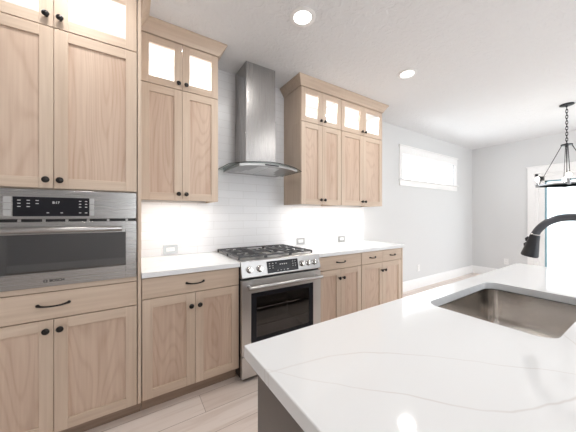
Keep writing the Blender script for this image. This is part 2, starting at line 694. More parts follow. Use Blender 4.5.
# added windows behind the camera, unseen, put in to light the kitchen
for i, (a, b, c, d) in enumerate(ADDED_WINDOWS):
    w = empty('window_%d' % (i + 2), ((a + b) / 2, YF, c), kind='structure')
    mb = MB().box(a - .09, a, YF, YF + .018, c - .1, d + .12).box(b, b + .09, YF, YF + .018, c - .1, d + .12)
    mb.box(a, b, YF, YF + .018, d, d + .12).box(a, b, YF, YF + .018, c - .1, c)
    obj('casing', mb, 'trim', w)
    mb = MB()
    for p, q, r_, s in ((a, a + .05, c, d), (b - .05, b, c, d), (a, b, c, c + .05), (a, b, d - .05, d), ((a + b) / 2 - .03, (a + b) / 2 + .03, c, d)):
        mb.box(p, q, YF - .10, YF - .05, r_, s)
    obj('window_frame', mb, 'trim', w)

# patio door
d = empty('door_1', (XR, (DY0 + DY1) / 2, 0), kind='structure')
mb = MB().box(XR - .02, XR - .0005, DY1, DY1 + .10, 0, DZ1 + .002).box(XR - .02, XR - .0005, DY0 - .10, DY0, 0, DZ1 + .002)
mb.box(XR - .024, XR - .0005, DY0 - .10, DY1 + .10, DZ1, DZ1 + .125)
mb.box(XR - .036, XR - .0005, DY0 - .115, DY1 + .115, DZ1 + .125, DZ1 + .145)
obj('casing', mb, 'trim', d, 0.002)
mb = MB().box(XR, XR + .13, DY1 - .045, DY1, 0, DZ1).box(XR, XR + .13, DY0, DY0 + .045, 0, DZ1).box(XR, XR + .13, DY0, DY1, DZ1 - .05, DZ1).box(XR, XR + .13, DY0, DY1, 0.001, .04)
obj('door_frame', mb, 'trim', d, 0.002)
ym = (DY0 + DY1) / 2
for y0, y1, xo in ((ym - .03, DY1 - .046, .03), (DY0 + .046, ym + .03, .085)):
    mb = MB()
    for a, b, c, e in ((y0, y0 + .075, .04, DZ1 - .05), (y1 - .075, y1, .04, DZ1 - .05), (y0, y1, .04, .14), (y0, y1, DZ1 - .13, DZ1 - .05)):
        mb.box(XR + xo, XR + xo + .04, a, b, c, e)
    lf = obj('door_panel', mb, 'trim', d, 0.002)
    mb = MB()
    a, b, c, e = y0 + .075, y1 - .075, .14, DZ1 - .13
    for p, q, r_, s in ((a, a + .028, c, e), (b - .028, b, c, e), (a, b, c, c + .028), (a, b, e - .028, e)):
        mb.box(XR + xo + .012, XR + xo + .028, p, q, r_, s)
    obj('glass_spacer', mb, 'pale_teal', lf)
    obj('glass_pane', MB().box(XR + xo + .017, XR + xo + .023, a + .028, b - .028, c + .028, e - .028), 'clear', lf)

# baseboards
BH = 0.165
def baseprof(mbx, a0, a1, axis, wallpos, sgn):
    prof = [(0.0005, 0.001), (.016, 0.001), (.016, BH - .03), (.010, BH - .012), (.008, BH), (0.0005, BH)]
    if axis == 'x':
        mbx.prism([(wallpos + sgn * p, z) for p, z in prof], a0, a1, 'x')
    else:
        mbx.prism([(wallpos + sgn * p, z) for p, z in prof], a0, a1, 'y')
    return mbx
struct('baseboard_back', baseprof(MB(), 2.835, XR - .017, 'x', YB, -1), 'trim')
mb = baseprof(MB(), DY1 + .102, YB - .001, 'y', XR, -1)
baseprof(mb, YF, DY0 - .102, 'y', XR, -1)
struct('baseboard_right', mb, 'trim')
struct('baseboard_front', baseprof(MB(), XL, XR - .017, 'x', YF, 1), 'trim')

# backsplash tile
mb = MB().box(.072, .7175, YB - .009, YB - .0005, .9145, 1.384).box(.649, 1.509, YB - .009, YB - .0005, 1.384, ZC - .001)
mb.box(.7175, 1.4825, YB - .009, YB - .0005, .80, 1.384).box(1.4825, 2.862, YB - .009, YB - .0005, .9145, 1.384)
struct('backsplash', mb, 'tile')
ORIGIN_SPLASH = None

# outside
struct('patio_ground', MB().box(XR + .25, 40, -25, 25, -.25, -.12), 'concrete')

# ------------------------------------------------------------------ cabinets
TH = .019


def knob(x, y, z, parent):
    mb = MB().lathe((x, y, z), [(.0075, 0), (.006, -.006), (.0055, -.012), (.009, -.016), (.0155, -.020), (.0165, -.024), (.0145, -.028), (.009, -.031), (0, -.032)], 'y', 20)
    return obj('knob', mb, 'bronze', parent)


def pull(x, y, z, w, parent):
    n = 13
    path, rad = [], []
    for i in range(n):
        s = i / (n - 1) * 2 - 1
        path.append((x + s * w / 2, y - .006 - .022 * (1 - abs(s) ** 2.4), z + .004 * abs(s) ** 3 - .002))
        rad.append(.0042 + .0028 * abs(s) ** 3)
    mb = MB().tube(path, .004, 10, radii=rad)
    for s in (-1, 1):
        mb.lathe((x + s * w / 2, y, z + .002), [(.0085, 0), (.0085, -.004), (.006, -.010), (0, -.0125)], 'y', 14)
    return obj('pull', mb, 'bronze', parent)


def door(x0, x1, yf, z0, z1, parent, knob_at=None, glazed=False, sw=.057):
    mb = MB().box(x0, x0 + sw, yf, yf + TH, z0, z1).box(x1 - sw, x1, yf, yf + TH, z0, z1)
    mb.box(x0 + sw, x1 - sw, yf, yf + TH, z0, z0 + sw, 1).box(x0 + sw, x1 - sw, yf, yf + TH, z1 - sw, z1, 1)
    o = obj('door', mb, ['woodv', 'woodh'], parent, 0.0014)
    if glazed:
        obj('glass_pane', MB().box(x0 + sw, x1 - sw, yf + .010, yf + .014, z0 + sw, z1 - sw), 'clear', o)
    else:
        obj('panel', MB().box(x0 + sw - .003, x1 - sw + .003, yf + .0095, yf + .0155, z0 + sw - .003, z1 - sw + .003), 'woodp', o)
    if knob_at:
        knob(knob_at[0], yf, knob_at[1], o)
    return o


def drawer(x0, x1, yf, z0, z1, parent, pw=.118, dz=0):
    o = obj('drawer_front', MB().box(x0, x1, yf, yf + TH, z0, z1), 'woodh', parent, 0.0016)
    pull((x0 + x1) / 2, yf, (z0 + z1) / 2 + dz, pw, o)
    return o


def pair(x0, x1, yf, z0, z1, parent, kz, glazed=False, g=.0025, kx=.028, sw=.057):
    c = (x0 + x1) / 2
    door(x0 + g / 2, c - g / 2, yf, z0, z1, parent, (c - kx, kz), glazed, sw)
    door(c + g / 2, x1 - g / 2, yf, z0, z1, parent, (c + kx, kz), glazed, sw)


CROWN = [(0.0, 2.618), (.008, 2.618), (.010, 2.628), (.053, 2.694), (.058, 2.697), (.058, ZC - .001), (0.0, ZC - .001)]


def crown(kind, xl, xr, yf, yb, parent=None):
    rings = []
    for dd, z in CROWN:
        if kind == 'full':
            r = [(xl - dd, yb, z), (xl - dd, yf - dd, z), (xr + dd, yf - dd, z), (xr + dd, yb, z)]
        else:
            r = [(xl, yf - dd, z), (xr + dd, yf - dd, z), (xr + dd, yb, z)]
        rings.append(r)
    rings.append(rings[0])
    m = MB()
    m.loft(rings, 0, closed=False, caps=False, smooth=False)
    return obj('crown_moulding', m, 'woodh', parent, 0)


def lit_box(parent, x0, x1, yf, yb, z0, z1, power):
    """the open glazed upper box: wooden shell, white lining, light bar under its top"""
    mb = MB()
    s = .018
    mb.box(x0, x0 + s, yf, yb, z0, z1).box(x1 - s, x1, yf, yb, z0, z1).box(x0 + s, x1 - s, yf, yb, z1 - s, z1).box(x0 + s, x1 - s, yf, yb, z0, z0 + s).box(x0 + s, x1 - s, yb - s, yb, z0 + s, z1 - s)
    obj('display_box', mb, 'woodv', parent)
    e = .001
    a, b, c, d_, f, g = x0 + s, x1 - s, yf, yb - s, z0 + s, z1 - s
    mb = MB().box(a, a + e, c, d_, f, g).box(b - e, b, c, d_, f, g).box(a + e, b - e, c, d_, g - e, g).box(a + e, b - e, c, d_, f, f + e).box(a + e, b - e, d_ - e, d_, f + e, g - e)
    obj('lining', mb, 'liner', parent)
    bar = obj('light_bar', MB().box(a + .05, b - .05, c + .004, c + .026, g - .012, g - .002), 'plastic', parent)
    l = bpy.data.lights.new('cabinet_light', 'AREA')
    l.shape = 'RECTANGLE'
    l.size, l.size_y = b - a - .12, .018
    l.energy = power
    l.color = (1, 1, 1)
    lo = bpy.data.objects.new('cabinet_light', l)
    COL.objects.link(lo)
    lo.parent = parent
    lo.location = Vector(((a + b) / 2, c + .015, g - .0135)) - ORIGIN[parent.name]


YD, YCB = 1.81, YB - .001       # base door faces; backs of the boxes
KIND = 'cabinet'

# --- tall oven cabinet
TX0, TX1 = -.720, .046
tall = empty('oven_cabinet', ((TX0 + TX1) / 2, (YD + YB) / 2, 0),
             'tall light maple cabinet built around the steel oven, glass doors on top', KIND)
yc = YD + TH + .001
mb = MB().box(TX0, TX1, yc, YCB, .10, .893).box(TX0, TX1, yc, YCB, 1.413, 2.272)
mb.box(TX0, TX0 + .02, yc, YCB, .893, 1.413).box(TX1 - .001, TX1 + .003, yc, YCB, .893, 1.413)
mb.box(TX0 + .02, TX1 - .001, YCB - .02, YCB, .893, 1.413)
obj('carcass', mb, 'woodv', tall)
obj('face_rail', MB().box(TX0, TX1, YD + .004, yc, .866, .892), 'woodh', tall, .001)
obj('side_panel', MB().box(.0495, .069, YD, YCB, .10, 2.617), 'woodv', tall, .0015)
obj('side_filler', MB().box(TX0 - .022, TX0 - .003, YD, YCB, .10, 2.617), 'woodv', tall, .0015)
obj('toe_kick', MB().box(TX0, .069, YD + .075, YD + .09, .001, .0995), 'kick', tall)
lit_box(tall, TX0, TX1, yc, YCB, 2.273, 2.617, CABINET_POWER)
pair(TX0, TX1, YD, 2.284, 2.615, tall, 2.333, True)
pair(TX0, TX1, YD, 1.417, 2.279, tall, 1.461)
drawer(TX0 + .0015, TX1 - .0015, YD, .719, .862, tall, .125, .004)
pair(TX0, TX1, YD, .100, .714, tall, .662)
crown('right', TX0 - .022, .069, YD, YCB, tall)


# --- base cabinets
def base(x0, x1, label, ndraw=1, end=False):
    root = empty('base_cabinet', ((x0 + x1) / 2, (YD + YB) / 2, 0), label, KIND, 'base cabinets along the tiled wall')
    xe = x1 - (.026 if end else 0)
    obj('carcass', MB().box(x0 + .001, xe - .001, yc, YCB, .10, .878), 'woodv', root)
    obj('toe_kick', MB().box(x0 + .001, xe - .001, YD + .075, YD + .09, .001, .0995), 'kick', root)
    a, b = x0 + .003, xe - .003
    if ndraw == 1:
        drawer(a, b, YD, .743, .872, root, .112)
    else:
        c = (a + b) / 2
        drawer(a, c - .0015, YD, .743, .872, root, .09)
        drawer(c + .0015, b, YD, .743, .872, root, .09)
    pair(a, b, YD, .106, .738, root, .652)
    if end:
        obj('side_panel', MB().box(x1 - .024, x1, YD, YCB, .001, .878), 'woodv', root, .0015)
    return root


base(.0705, .7155, 'light maple base cabinet with drawer between the oven cabinet and the gas range')
base(1.4845, 2.080, 'light maple base cabinet with one wide drawer just right of the gas range')
base(2.081, 2.815, 'end base cabinet with two small drawers side by side', 2, True)

# --- wall cabinets
YU = 2.11


def upper(x0, x1, label, lf=True, rf=True, kz=1.437):
    root = empty('wall_cabinet', ((x0 + x1) / 2, (YU + YB) / 2, 1.385), label, KIND, 'wall cabinets with lit glass tops')
    y = YU + TH + .001
    mb = MB().box(x0, x1, y, YCB, 1.412, 2.249).box(x0, x0 + .018, y, YCB, 1.387, 1.412).box(x1 - .018, x1, y, YCB, 1.387, 1.412)
    obj('carcass', mb, 'woodv', root, .001)
    lit_box(root, x0, x1, y, YCB, 2.250, 2.617, CABINET_POWER * .75)
    obj('top_rail', MB().box(x0, x1, YU + .004, YCB, 2.6172, ZC - .001), 'woodh', root)
    pair(x0 + .002, x1 - .002, YU, 2.257, 2.613, root, 2.297, True, sw=.055)
    pair(x0 + .002, x1 - .002, YU, 1.387, 2.252, root, 1.437)
    return root


u2 = upper(.0715, .6475, 'light maple wall cabinet with lit glass top, left of the range hood')
crown('right', .0715, .6475, YU, YCB - .001, u2)
upper(1.511, 2.0825, 'light maple wall cabinet with lit glass top, next to the hood on its right')
upper(2.0835, 2.828, 'wider light maple wall cabinet with lit glass top at the far right end')
cr = crown('full', 1.511, 2.828, YU, YCB - .001)
tag(cr, 'maple crown moulding along the ceiling over the two right wall cabinets', 'moulding')


def led_strip(x0, x1, label):
    root = empty('under_cabinet_light', ((x0 + x1) / 2, 2.2, 1.411), label, 'light', 'light strips under the wall cabinets')
    obj('housing', MB().box(x0, x1, 2.17, 2.20, 1.402, 1.4115), 'plastic', root)
    obj('diffuser', MB().box(x0 + .005, x1 - .005, 2.173, 2.197, 1.3995, 1.4019), 'led', root)
    l = bpy.data.lights.new('strip_light', 'AREA')
    l.shape = 'RECTANGLE'
    l.size, l.size_y = x1 - x0 - .02, .02
    l.energy = STRIP_POWER * (x1 - x0) / .5
    l.color = (1, .96, .90)
    lo = bpy.data.objects.new('strip_light', l)
    COL.objects.link(lo)
    lo.parent = root
    lo.location = Vector(((x0 + x1) / 2, 2.185, 1.3985)) - ORIGIN[root.name]


led_strip(.11, .61, 'thin light strip under the wall cabinet left of the hood')
led_strip(1.55, 2.05, 'thin light strip under the wall cabinet right of the hood')
led_strip(2.13, 2.78, 'thin light strip under the far right wall cabinet')

# --- countertops
for x0, x1, lab in ((.0705, .7165, 'short white quartz counter between the oven cabinet and range'),
                    (1.4835, 2.832, 'long white quartz counter right of the gas range')):
    tag(obj('countertop', MB().box(x0, x1, 1.79, YB - .0095 if x1 < 2 else YB - .0095, .879, .914), 'quartz', None, .003), lab, 'countertop', 'quartz counters along the tiled wall')

# ------------------------------------------------------------------ wall oven
OX0, OX1 = TX0 + .003, TX1 - .003
oc = (OX0 + OX1) / 2
ov = empty('wall_oven', (oc, 1.80, .894), 'built-in stainless steel microwave oven with dark window in the tall cabinet', 'oven')
obj('body', MB().box(OX0 + .025, OX1 - .006, 1.835, 2.40, .90, 1.407), 'blackbody', ov)
obj('control_panel', MB().box(OX0, OX1, 1.798, 1.8345, 1.252, 1.409), 'ovensteel', ov, .003)
def mark(parent, *a):
    obj('legend_mark', MB().box(*a), 'print_', parent)


cp = obj('display', MB().box(oc - .150, oc + .152, 1.7965, 1.7985, 1.268, 1.368), 'panelglass', ov)
for i, xx in enumerate((-.128, -.094, -.061)):
    for j, zz in enumerate((1.350, 1.334, 1.318)):
        if i == 2 and j == 2:
            continue
        mark(cp, oc + xx - .006, oc + xx + .006, 1.7958, 1.7964, zz - .0018, zz + .0018)
for xx, zz in ((-.02, 1.286), (.035, 1.286), (.112, 1.350), (.112, 1.334), (.112, 1.318), (.112, 1.286), (.138, 1.350), (.138, 1.334), (.138, 1.318), (.138, 1.286)):
    mark(cp, oc + xx - .005, oc + xx + .005, 1.7958, 1.7964, zz - .002, zz + .002)
text_mesh('clock_digits', '8:17', .017, (oc + .012, 1.7960, 1.340), 'print_', cp)
for xa, nm in ((oc - .184, 'key_column'), (oc + .154, 'key_column')):
    wdt = .030 if xa < oc else .020
    mb = MB()
    for k in range(3):
        mb.box(xa, xa + wdt, 1.796, 1.7985, 1.270 + k * .0335, 1.300 + k * .0335)
    obj(nm, mb, 'greykey', ov, .0015)
obj('vent_gap', MB().box(OX0 + .004, OX1 - .004, 1.812, 1.834, 1.2385, 1.2515), 'blackbody', ov)
for k in range(8):
    xx = OX0 + .06 + k * .092
    obj('vent_bar', MB().box(xx, xx + .012, 1.806, 1.8115, 1.2385, 1.2515), 'steelx', ov)
dz0, dz1 = .896, 1.238
wx0, wx1, wz0, wz1 = OX0 + .045, -.012, .973, 1.172
mb = MB().box(OX0, wx0, 1.795, 1.834, dz0, dz1).box(wx1, OX1, 1.795, 1.834, dz0, dz1).box(wx0, wx1, 1.795, 1.834, dz0, wz0).box(wx0, wx1, 1.795, 1.834, wz1, dz1)
dr = obj('oven_door', mb, 'ovensteel', ov, .0015)
obj('window_glass', MB().box(wx0 + .0005, wx1 - .0005, 1.797, 1.803, wz0 + .0005, wz1 - .0005), 'darkglass', dr)
mb = MB().lathe((OX0 + .05, 1.757, 1.196), [(0.0, 0), (.013, .001), (.0145, .004), (.0145, wx1 - OX0 - .07), (.013, wx1 - OX0 - .067), (0, wx1 - OX0 - .066)], 'x', 20)
for xx in (OX0 + .075, wx1 - .045):
    mb.lathe((xx, 1.795, 1.196), [(.011, 0), (.009, -.012), (.009, -.03)], 'y', 14)
obj('handle', mb, 'steelx', dr)
text_mesh('lettering', 'BOSCH', .0185, (oc + .016, 1.7948, .926), 'inkblack', dr)
mb = MB().ring((oc - .0295, 1.7946, .926), .0075, .0009, 'y', 20, 6).box(oc - .034, oc - .025, 1.7942, 1.795, .9254, .9266).box(oc - .0345, oc - .0333, 1.7942, 1.795, .9215, .9305).box(oc - .0257, oc - .0245, 1.7942, 1.795, .9215, .9305)
obj('emblem', mb, 'inkblack', dr)

# ------------------------------------------------------------------ gas range
RX0, RX1 = .7185, 1.4815
rc = (RX0 + RX1) / 2
rg = empty('gas_range', (rc, 2.1, 0), 'stainless steel slide-in gas range with black grates below the hood', 'range')
yb = YB - .012
mb = MB().box(RX0, RX0 + .02, 1.80, yb, .03, .895).box(RX1 - .02, RX1, 1.80, yb, .03, .895).box(RX0 + .02, RX1 - .02, yb - .02, yb, .03, .895)
mb.box(RX0 + .02, RX1 - .02, 1.80, yb - .02, .03, .20).box(RX0 + .02, RX1 - .02, 1.80, yb - .02, .72, .895)
mb.box(RX0 + .02, RX1 - .02, 2.30, yb - .02, .20, .72)
obj('body', mb, 'blackbody', rg)
mb = MB().box(RX0 + .021, RX1 - .021, 2.296, 2.2995, .205, .715).box(RX0 + .0205, RX0 + .023, 1.80, 2.296, .205, .715).box(RX1 - .023, RX1 - .0205, 1.80, 2.296, .205, .715).box(RX0 + .023, RX1 - .023, 1.80, 2.296, .2005, .204)
obj('oven_cavity', mb, 'cavity', rg)
for zz in (.38, .52):
    mb = MB().tube([(RX0 + .03, 1.83, zz), (RX1 - .03, 1.83, zz)], .0045, 8).tube([(RX0 + .03, 2.27, zz), (RX1 - .03, 2.27, zz)], .004, 8)
    for k in range(22):
        xx = RX0 + .035 + k * (RX1 - RX0 - .07) / 21
        mb.tube([(xx, 1.83, zz + .004), (xx, 2.27, zz + .004)], .002, 6)
    obj('oven_rack', mb, 'rack', rg)
for xx in (RX0 + .05, RX1 - .05):
    for yy in (1.86, 2.38):
        obj('foot', MB().lathe((xx, yy, .0005), [(.018, 0), (.018, .008), (.011, .012), (.011, .0295)], 'z', 14), 'blackbody', rg)
# control panel (sloped)
pf = [(1.792, .915), (1.800, .920), (1.86, .920), (1.86, .79), (1.768, .790), (1.764, .796)]
obj('control_panel', MB().prism(pf, RX0, RX1, 'x'), 'steelx', rg, .002)
def face(z, off=0.0):           # y of the sloped face at height z
    return 1.764 + (z - .796) / (.924 - .796) * .028 - off
nrm = Vector((0, -1, .028 / .128)).normalized()
def slab(x0, x1, z0, z1, t0, t1):
    m = MB()
    a, b = Vector((0, face(z0), z0)), Vector((0, face(z1), z1))
    q = [a + nrm * t0, b + nrm * t0, b + nrm * t1, a + nrm * t1]
    return m.prism([(p.y, p.z) for p in q], x0, x1, 'x')
ds = obj('display', slab(.938, 1.238, .806, .898, -.001, .0012), 'panelglass', rg)
for xx, zz, ww in ((.955, .880, .012), (.985, .880, .012), (1.015, .880, .012), (.955, .862, .012), (.985, .862, .012), (.955, .844, .012), (.985, .844, .01),
                   (1.03, .822, .01), (1.06, .822, .01), (1.09, .822, .01), (1.12, .822, .02), (1.205, .88, .01), (1.205, .862, .01), (1.205, .844, .01), (1.18, .88, .01), (1.18, .862, .01), (1.18, .844, .01)):
    y = face(zz) - .0022
    mark(ds, xx, xx + ww, y, y + .0008, zz - .0025, zz + .0025)
for xx in (1.055, 1.075, 1.095, 1.115):
    y = face(.868) - .0022
    mark(ds, xx, xx + .012, y, y + .0008, .862, .872)
for xx in (.787, .873, 1.282, 1.350, 1.418):
    zz = .852
    y = face(zz)
    mb = MB().lathe((0, 0, 0), [(.0265, 0), (.0265, -.004), (.021, -.006), (.0195, -.028), (.017, -.032), (0, -.033)], 'y', 24)
    mb.box(-.004, .004, -.036, -.02, -.019, .019)
    bmesh.ops.rotate(mb.bm, verts=mb.bm.verts, cent=(0, 0, 0), matrix=Matrix.Rotation(R(-12.3), 3, 'X'))
    bmesh.ops.translate(mb.bm, verts=mb.bm.verts, vec=(xx, y, zz))
    obj('knob', mb, 'knobsteel', rg)
# door
z0, z1 = .205, .775
wx0, wx1, wz0, wz1 = RX0 + .075, RX1 - .085, .285, .672
mb = MB().box(RX0, wx0, 1.763, 1.796, z0, z1).box(wx1, RX1, 1.763, 1.796, z0, z1).box(wx0, wx1, 1.763, 1.796, z0, wz0).box(wx0, wx1, 1.763, 1.796, wz1, z1)
rd = obj('oven_door', mb, 'rangesteel', rg, .002)
b = .045
mb = MB().box(wx0, wx0 + b, 1.7645, 1.771, wz0, wz1).box(wx1 - b, wx1, 1.7645, 1.771, wz0, wz1).box(wx0 + b, wx1 - b, 1.7645, 1.771, wz0, wz0 + b * .8).box(wx0 + b, wx1 - b, 1.7645, 1.771, wz1 - b * .8, wz1)
obj('window_border', mb, 'panelglass', rd)
obj('window_glass', MB().box(wx0 + b, wx1 - b, 1.765, 1.770, wz0 + b * .8, wz1 - b * .8), 'ovenglass', rd)
mb = MB().lathe((RX0 + .03, 1.705, .728), [(0.0, 0), (.014, .001), (.016, .005), (.016, RX1 - RX0 - .065), (.014, RX1 - RX0 - .061), (0, RX1 - RX0 - .06)], 'x', 20)
for xx in (RX0 + .055, RX1 - .055):
    mb.lathe((xx, 1.763, .728), [(.013, 0), (.010, -.012), (.010, -.05)], 'y', 14)
obj('handle', mb, 'steelx', rd)
obj('bottom_drawer', MB().box(RX0, RX1, 1.763, 1.799, .035, .198), 'rangesteel', rg, .002)
# cooktop
obj('cooktop', MB().box(RX0 - .0, RX1 + .0, 1.861, yb, .896, .912).box(RX0 + .02, RX1 - .02, yb - .03, yb, .912, .920), 'rangesteel', rg, .003)
bpos = [(rc - .255, 1.99, .040), (rc - .255, 2.28, .034), (rc, 2.135, .052), (rc + .255, 1.99, .046), (rc + .255, 2.28, .034)]
for x, y, r_ in bpos:
    bn = obj('burner', MB().lathe((x, y, 0.9122), [(r_ * 1.15, 0), (r_ * 1.15, .004), (r_, .007), (r_, .014), (0, .0142)], 'z', 28), 'burner', rg)
    obj('burner_cap', MB().lathe((x, y, .9266), [(r_ * .9, 0), (r_ * .9, .005), (r_ * .75, .008), (0, .0085)], 'z', 28), 'iron', bn)
gz, gh = .9385, .013
for k in range(3):
    gx0 = RX0 + .012 + k * .2465
    gx1 = gx0 + .2435
    gy0, gy1 = 1.868, yb - .034
    mb = MB()
    w_ = .010
    for xx in (gx0 + w_ / 2, gx1 - w_ / 2):
        mb.bar((xx, gy0, gz), (xx, gy1, gz), w_, gh)
    for yy in (gy0 + w_ / 2, (gy0 + gy1) / 2, gy1 - w_ / 2):
        mb.bar((gx0, yy, gz), (gx1, yy, gz), w_, gh)
    cs = [(y_, ) for (x_, y_, r2) in bpos if gx0 < x_ < gx1]
    for (x_, y_, r2) in bpos:
        if gx0 < x_ < gx1:
            for sx in (-1, 1):
                xe = gx0 if sx < 0 else gx1
                mb.bar((xe, y_, gz), (x_ + sx * .022, y_, gz), .008, gh)
                mb.bar((xe, y_ - .075, gz), (x_ + sx * .05, y_ - .075, gz), .007, gh)
                mb.bar((xe, y_ + .075, gz), (x_ + sx * .05, y_ + .075, gz), .007, gh)
            for sy in (-1, 1):
                mb.bar((x_, y_ + sy * .13, gz), (x_, y_ + sy * .025, gz), .008, gh)
    for xx in (gx0 + w_ / 2, gx1 - w_ / 2):
        for yy in (gy0 + w_ / 2, gy1 - w_ / 2, (gy0 + gy1) / 2):
            mb.box(xx - .006, xx + .006, yy - .006, yy + .006, .9125, gz)
    for n in range(7):          # raised knuckles along the outer rails
        yy = gy0 + .03 + n * (gy1 - gy0 - .06) / 6
        mb.box(gx0, gx0 + .011, yy - .009, yy + .009, gz, gz + .008).box(gx1 - .011, gx1, yy - .009, yy + .009, gz, gz + .008)
    obj('grate', mb, 'iron', rg, .0015)

# ------------------------------------------------------------------ range hood
hd = empty('range_hood', (1.10, 2.3, 1.69), 'stainless steel chimney range hood with curved glass canopy over the range', 'hood')
hb = YB - .0095
obj('chimney', MB().box(.920, 1.240, 2.163, hb, 1.735, 2.20), 'steelz', hd, .002)
obj('chimney_cover', MB().box(.924, 1.236, 2.167, hb, 2.2005, ZC - .001), 'steelz', hd, .002)
tx0, tx1, ty0 = .80, 1.40, 2.02
def arc_z(x):
    return 1.740 - .032 * ((x - 1.10) / .382) ** 2
rings = []
for k in range(13):
    x = tx0 + (tx1 - tx0) * k / 12
    s = (k / 12 * 2 - 1)
    yf = ty0 - .03 * (1 - s * s)
    zt = arc_z(x) - .0035
    rings.append([(x, yf, zt - .022), (x, hb, 1.698), (x, hb, zt), (x, yf, zt)])
tr = obj('tray', MB().loft(rings, smooth=False), 'steelx', hd, .001)
mb = MB()
for x0, x1 in ((.84, 1.095), (1.105, 1.36)):
    mb.prism([(2.04, 1.7135), (2.40, 1.7005), (2.40, 1.6975), (2.04, 1.7105)], x0, x1, 'x')
obj('filters', mb, 'filtersteel', hd, .001)
for xx in (.90, 1.30):
    obj('hood_lamp', MB().lathe((xx, 2.06, 1.712), [(.025, 0), (.025, -.004), (.018, -.0045), (0, -.0045)], 'z', 20), 'led', hd)
obj('button_strip', MB().box(1.03, 1.17, 1.9865, 1.9895, 1.7175, 1.728), 'panelglass', hd)
# glass canopy, arched across and bowed at the front
top, N = [], 25
rings = []
for k in range(N):
    x = .722 + (1.478 - .722) * k / (N - 1)
    s = k / (N - 1) * 2 - 1
    yf = 2.055 - .105 * (1 - abs(s) ** 2.2)
    z = arc_z(x)
    rings.append([(x, yf, z), (x, hb, z), (x, hb, z + .005), (x, yf, z + .005)])
# the chimney passes through the glass, so the pane is cut into left, right and front fields around it
obj('glass_canopy', MB().loft(rings, smooth=False), 'hoodglass', hd)
mb = MB().tube([(r[0][0], r[0][1], r[0][2] + .0025) for r in rings], .0026, 8)
for e in (0, -1):
    mb.tube([(rings[e][0][0], rings[e][0][1], rings[e][0][2] + .0025), (rings[e][0][0], hb - .004, rings[e][0][2] + .0025)], .0028, 8)
obj('canopy_edge', mb, 'pendant', hd)

# ------------------------------------------------------------------ island
IX0, IX1, IY0, IY1 = .270, 2.446, -.47, .650
SX0, SX1, SY0, SY1, SR = 1.030, 1.650, .190, .561, .052


def rrect(x0, x1, y0, y1, r, n=8):
    pts = []
    for cx, cy, a0 in ((x1 - r, y1 - r, 0), (x0 + r, y1 - r, 90), (x0 + r, y0 + r, 180), (x1 - r, y0 + r, 270)):
        for k in range(n + 1):
            a = R(a0 + 90 * k / n)
            pts.append((cx + r * math.cos(a), cy + r * math.sin(a)))
    return pts


def slab_with_hole(x0, x1, y0, y1, hole, z0, z1):
    m = MB()
    bm = m.bm
    outer = [(x1, y1), (x0, y1), (x0, y0), (x1, y0)]
    n = len(hole) // 4
    for z, flip in ((z1, False), (z0, True)):
        ov_ = [bm.verts.new((p[0], p[1], z)) for p in outer]
        hv = [bm.verts.new((p[0], p[1], z)) for p in hole]
        for q in range(4):
            a = ov_[q]
            idx = list(range(q * n, q * n + n))
            for i in idx[:-1]:
                bm.faces.new([a, hv[i], hv[i + 1]])
            nx = ((q + 1) * n) % len(hole)
            bm.faces.new([a, hv[idx[-1]], hv[nx], ov_[(q + 1) % 4]])
        if z == z1:
            to, th = ov_, hv
        else:
            bo, bh = ov_, hv
    for T, B in ((to, bo), (th, bh)):
        for i in range(len(T)):
            j = (i + 1) % len(T)
            bm.faces.new([T[i], T[j], B[j], B[i]])
    return m


it = obj('island_countertop', slab_with_hole(IX0, IX1, IY0, IY1, rrect(SX0, SX1, SY0, SY1, SR), .879, .914), 'islandquartz', None, .0025)
tag(it, 'large white veined quartz island top with a sink cut-out', 'countertop')
isl = empty('kitchen_island', ((IX0 + IX1) / 2, (IY0 + IY1) / 2, 0), 'taupe grey kitchen island base under the big white quartz top', 'island')
bx0, bx1, by0, by1 = IX0 + .028, IX1 - .028, IY0 + .25, IY1 - .030
mb = MB().box(bx0 + .02, bx1 - .02, by0, by0 + .018, .10, .878).box(bx0 + .02, bx1 - .02, by1 - .04, by1 - .022, .10, .878).box(bx0 + .02, bx1 - .02, by0 + .018, by1 - .04, .10, .118)
obj('carcass', mb, 'island', isl)
for x in (bx0, bx1 - .0195):
    obj('end_panel', MB().box(x, x + .0195, by0, by1, .001, .878), 'island', isl, .0015)
obj('toe_kick', MB().box(bx0 + .02, bx1 - .02, by1 - .09, by1 - .075, .001, .099), 'island', isl)
nd = 4
for k in range(nd):
    wd = (bx1 - bx0 - .04) / nd
    x0 = bx0 + .02 + k * wd
    d0 = obj('door', MB().box(x0 + .0015, x0 + .057, by1 - .0215, by1 - .003, .106, .872).box(x0 + wd - .057, x0 + wd - .0015, by1 - .0215, by1 - .003, .106, .872)
             .box(x0 + .057, x0 + wd - .057, by1 - .0215, by1 - .003, .106, .163).box(x0 + .057, x0 + wd - .057, by1 - .0215, by1 - .003, .815, .872)
             .box(x0 + .056, x0 + wd - .056, by1 - .0215, by1 - .012, .162, .816), 'island', isl, .001)

# sink
sk = empty('kitchen_sink', ((SX0 + SX1) / 2, (SY0 + SY1) / 2, .65), 'undermount stainless steel sink set in the white island top', 'sink')
o_ = .002
prof = [(-.012, .8765), (0.004, .8765), (.004, .870), (.006, .75), (.010, .70), (.022, .678), (.045, .668)]
rings = []
for ins, z in prof:
    r = max(SR - max(ins, 0) * .3, .02) if ins >= 0 else SR + .012
    rings.append([(x, y, z) for x, y in rrect(SX0 + ins - .004, SX1 - ins + .004, SY0 + ins - .004, SY1 - ins + .004, r)])
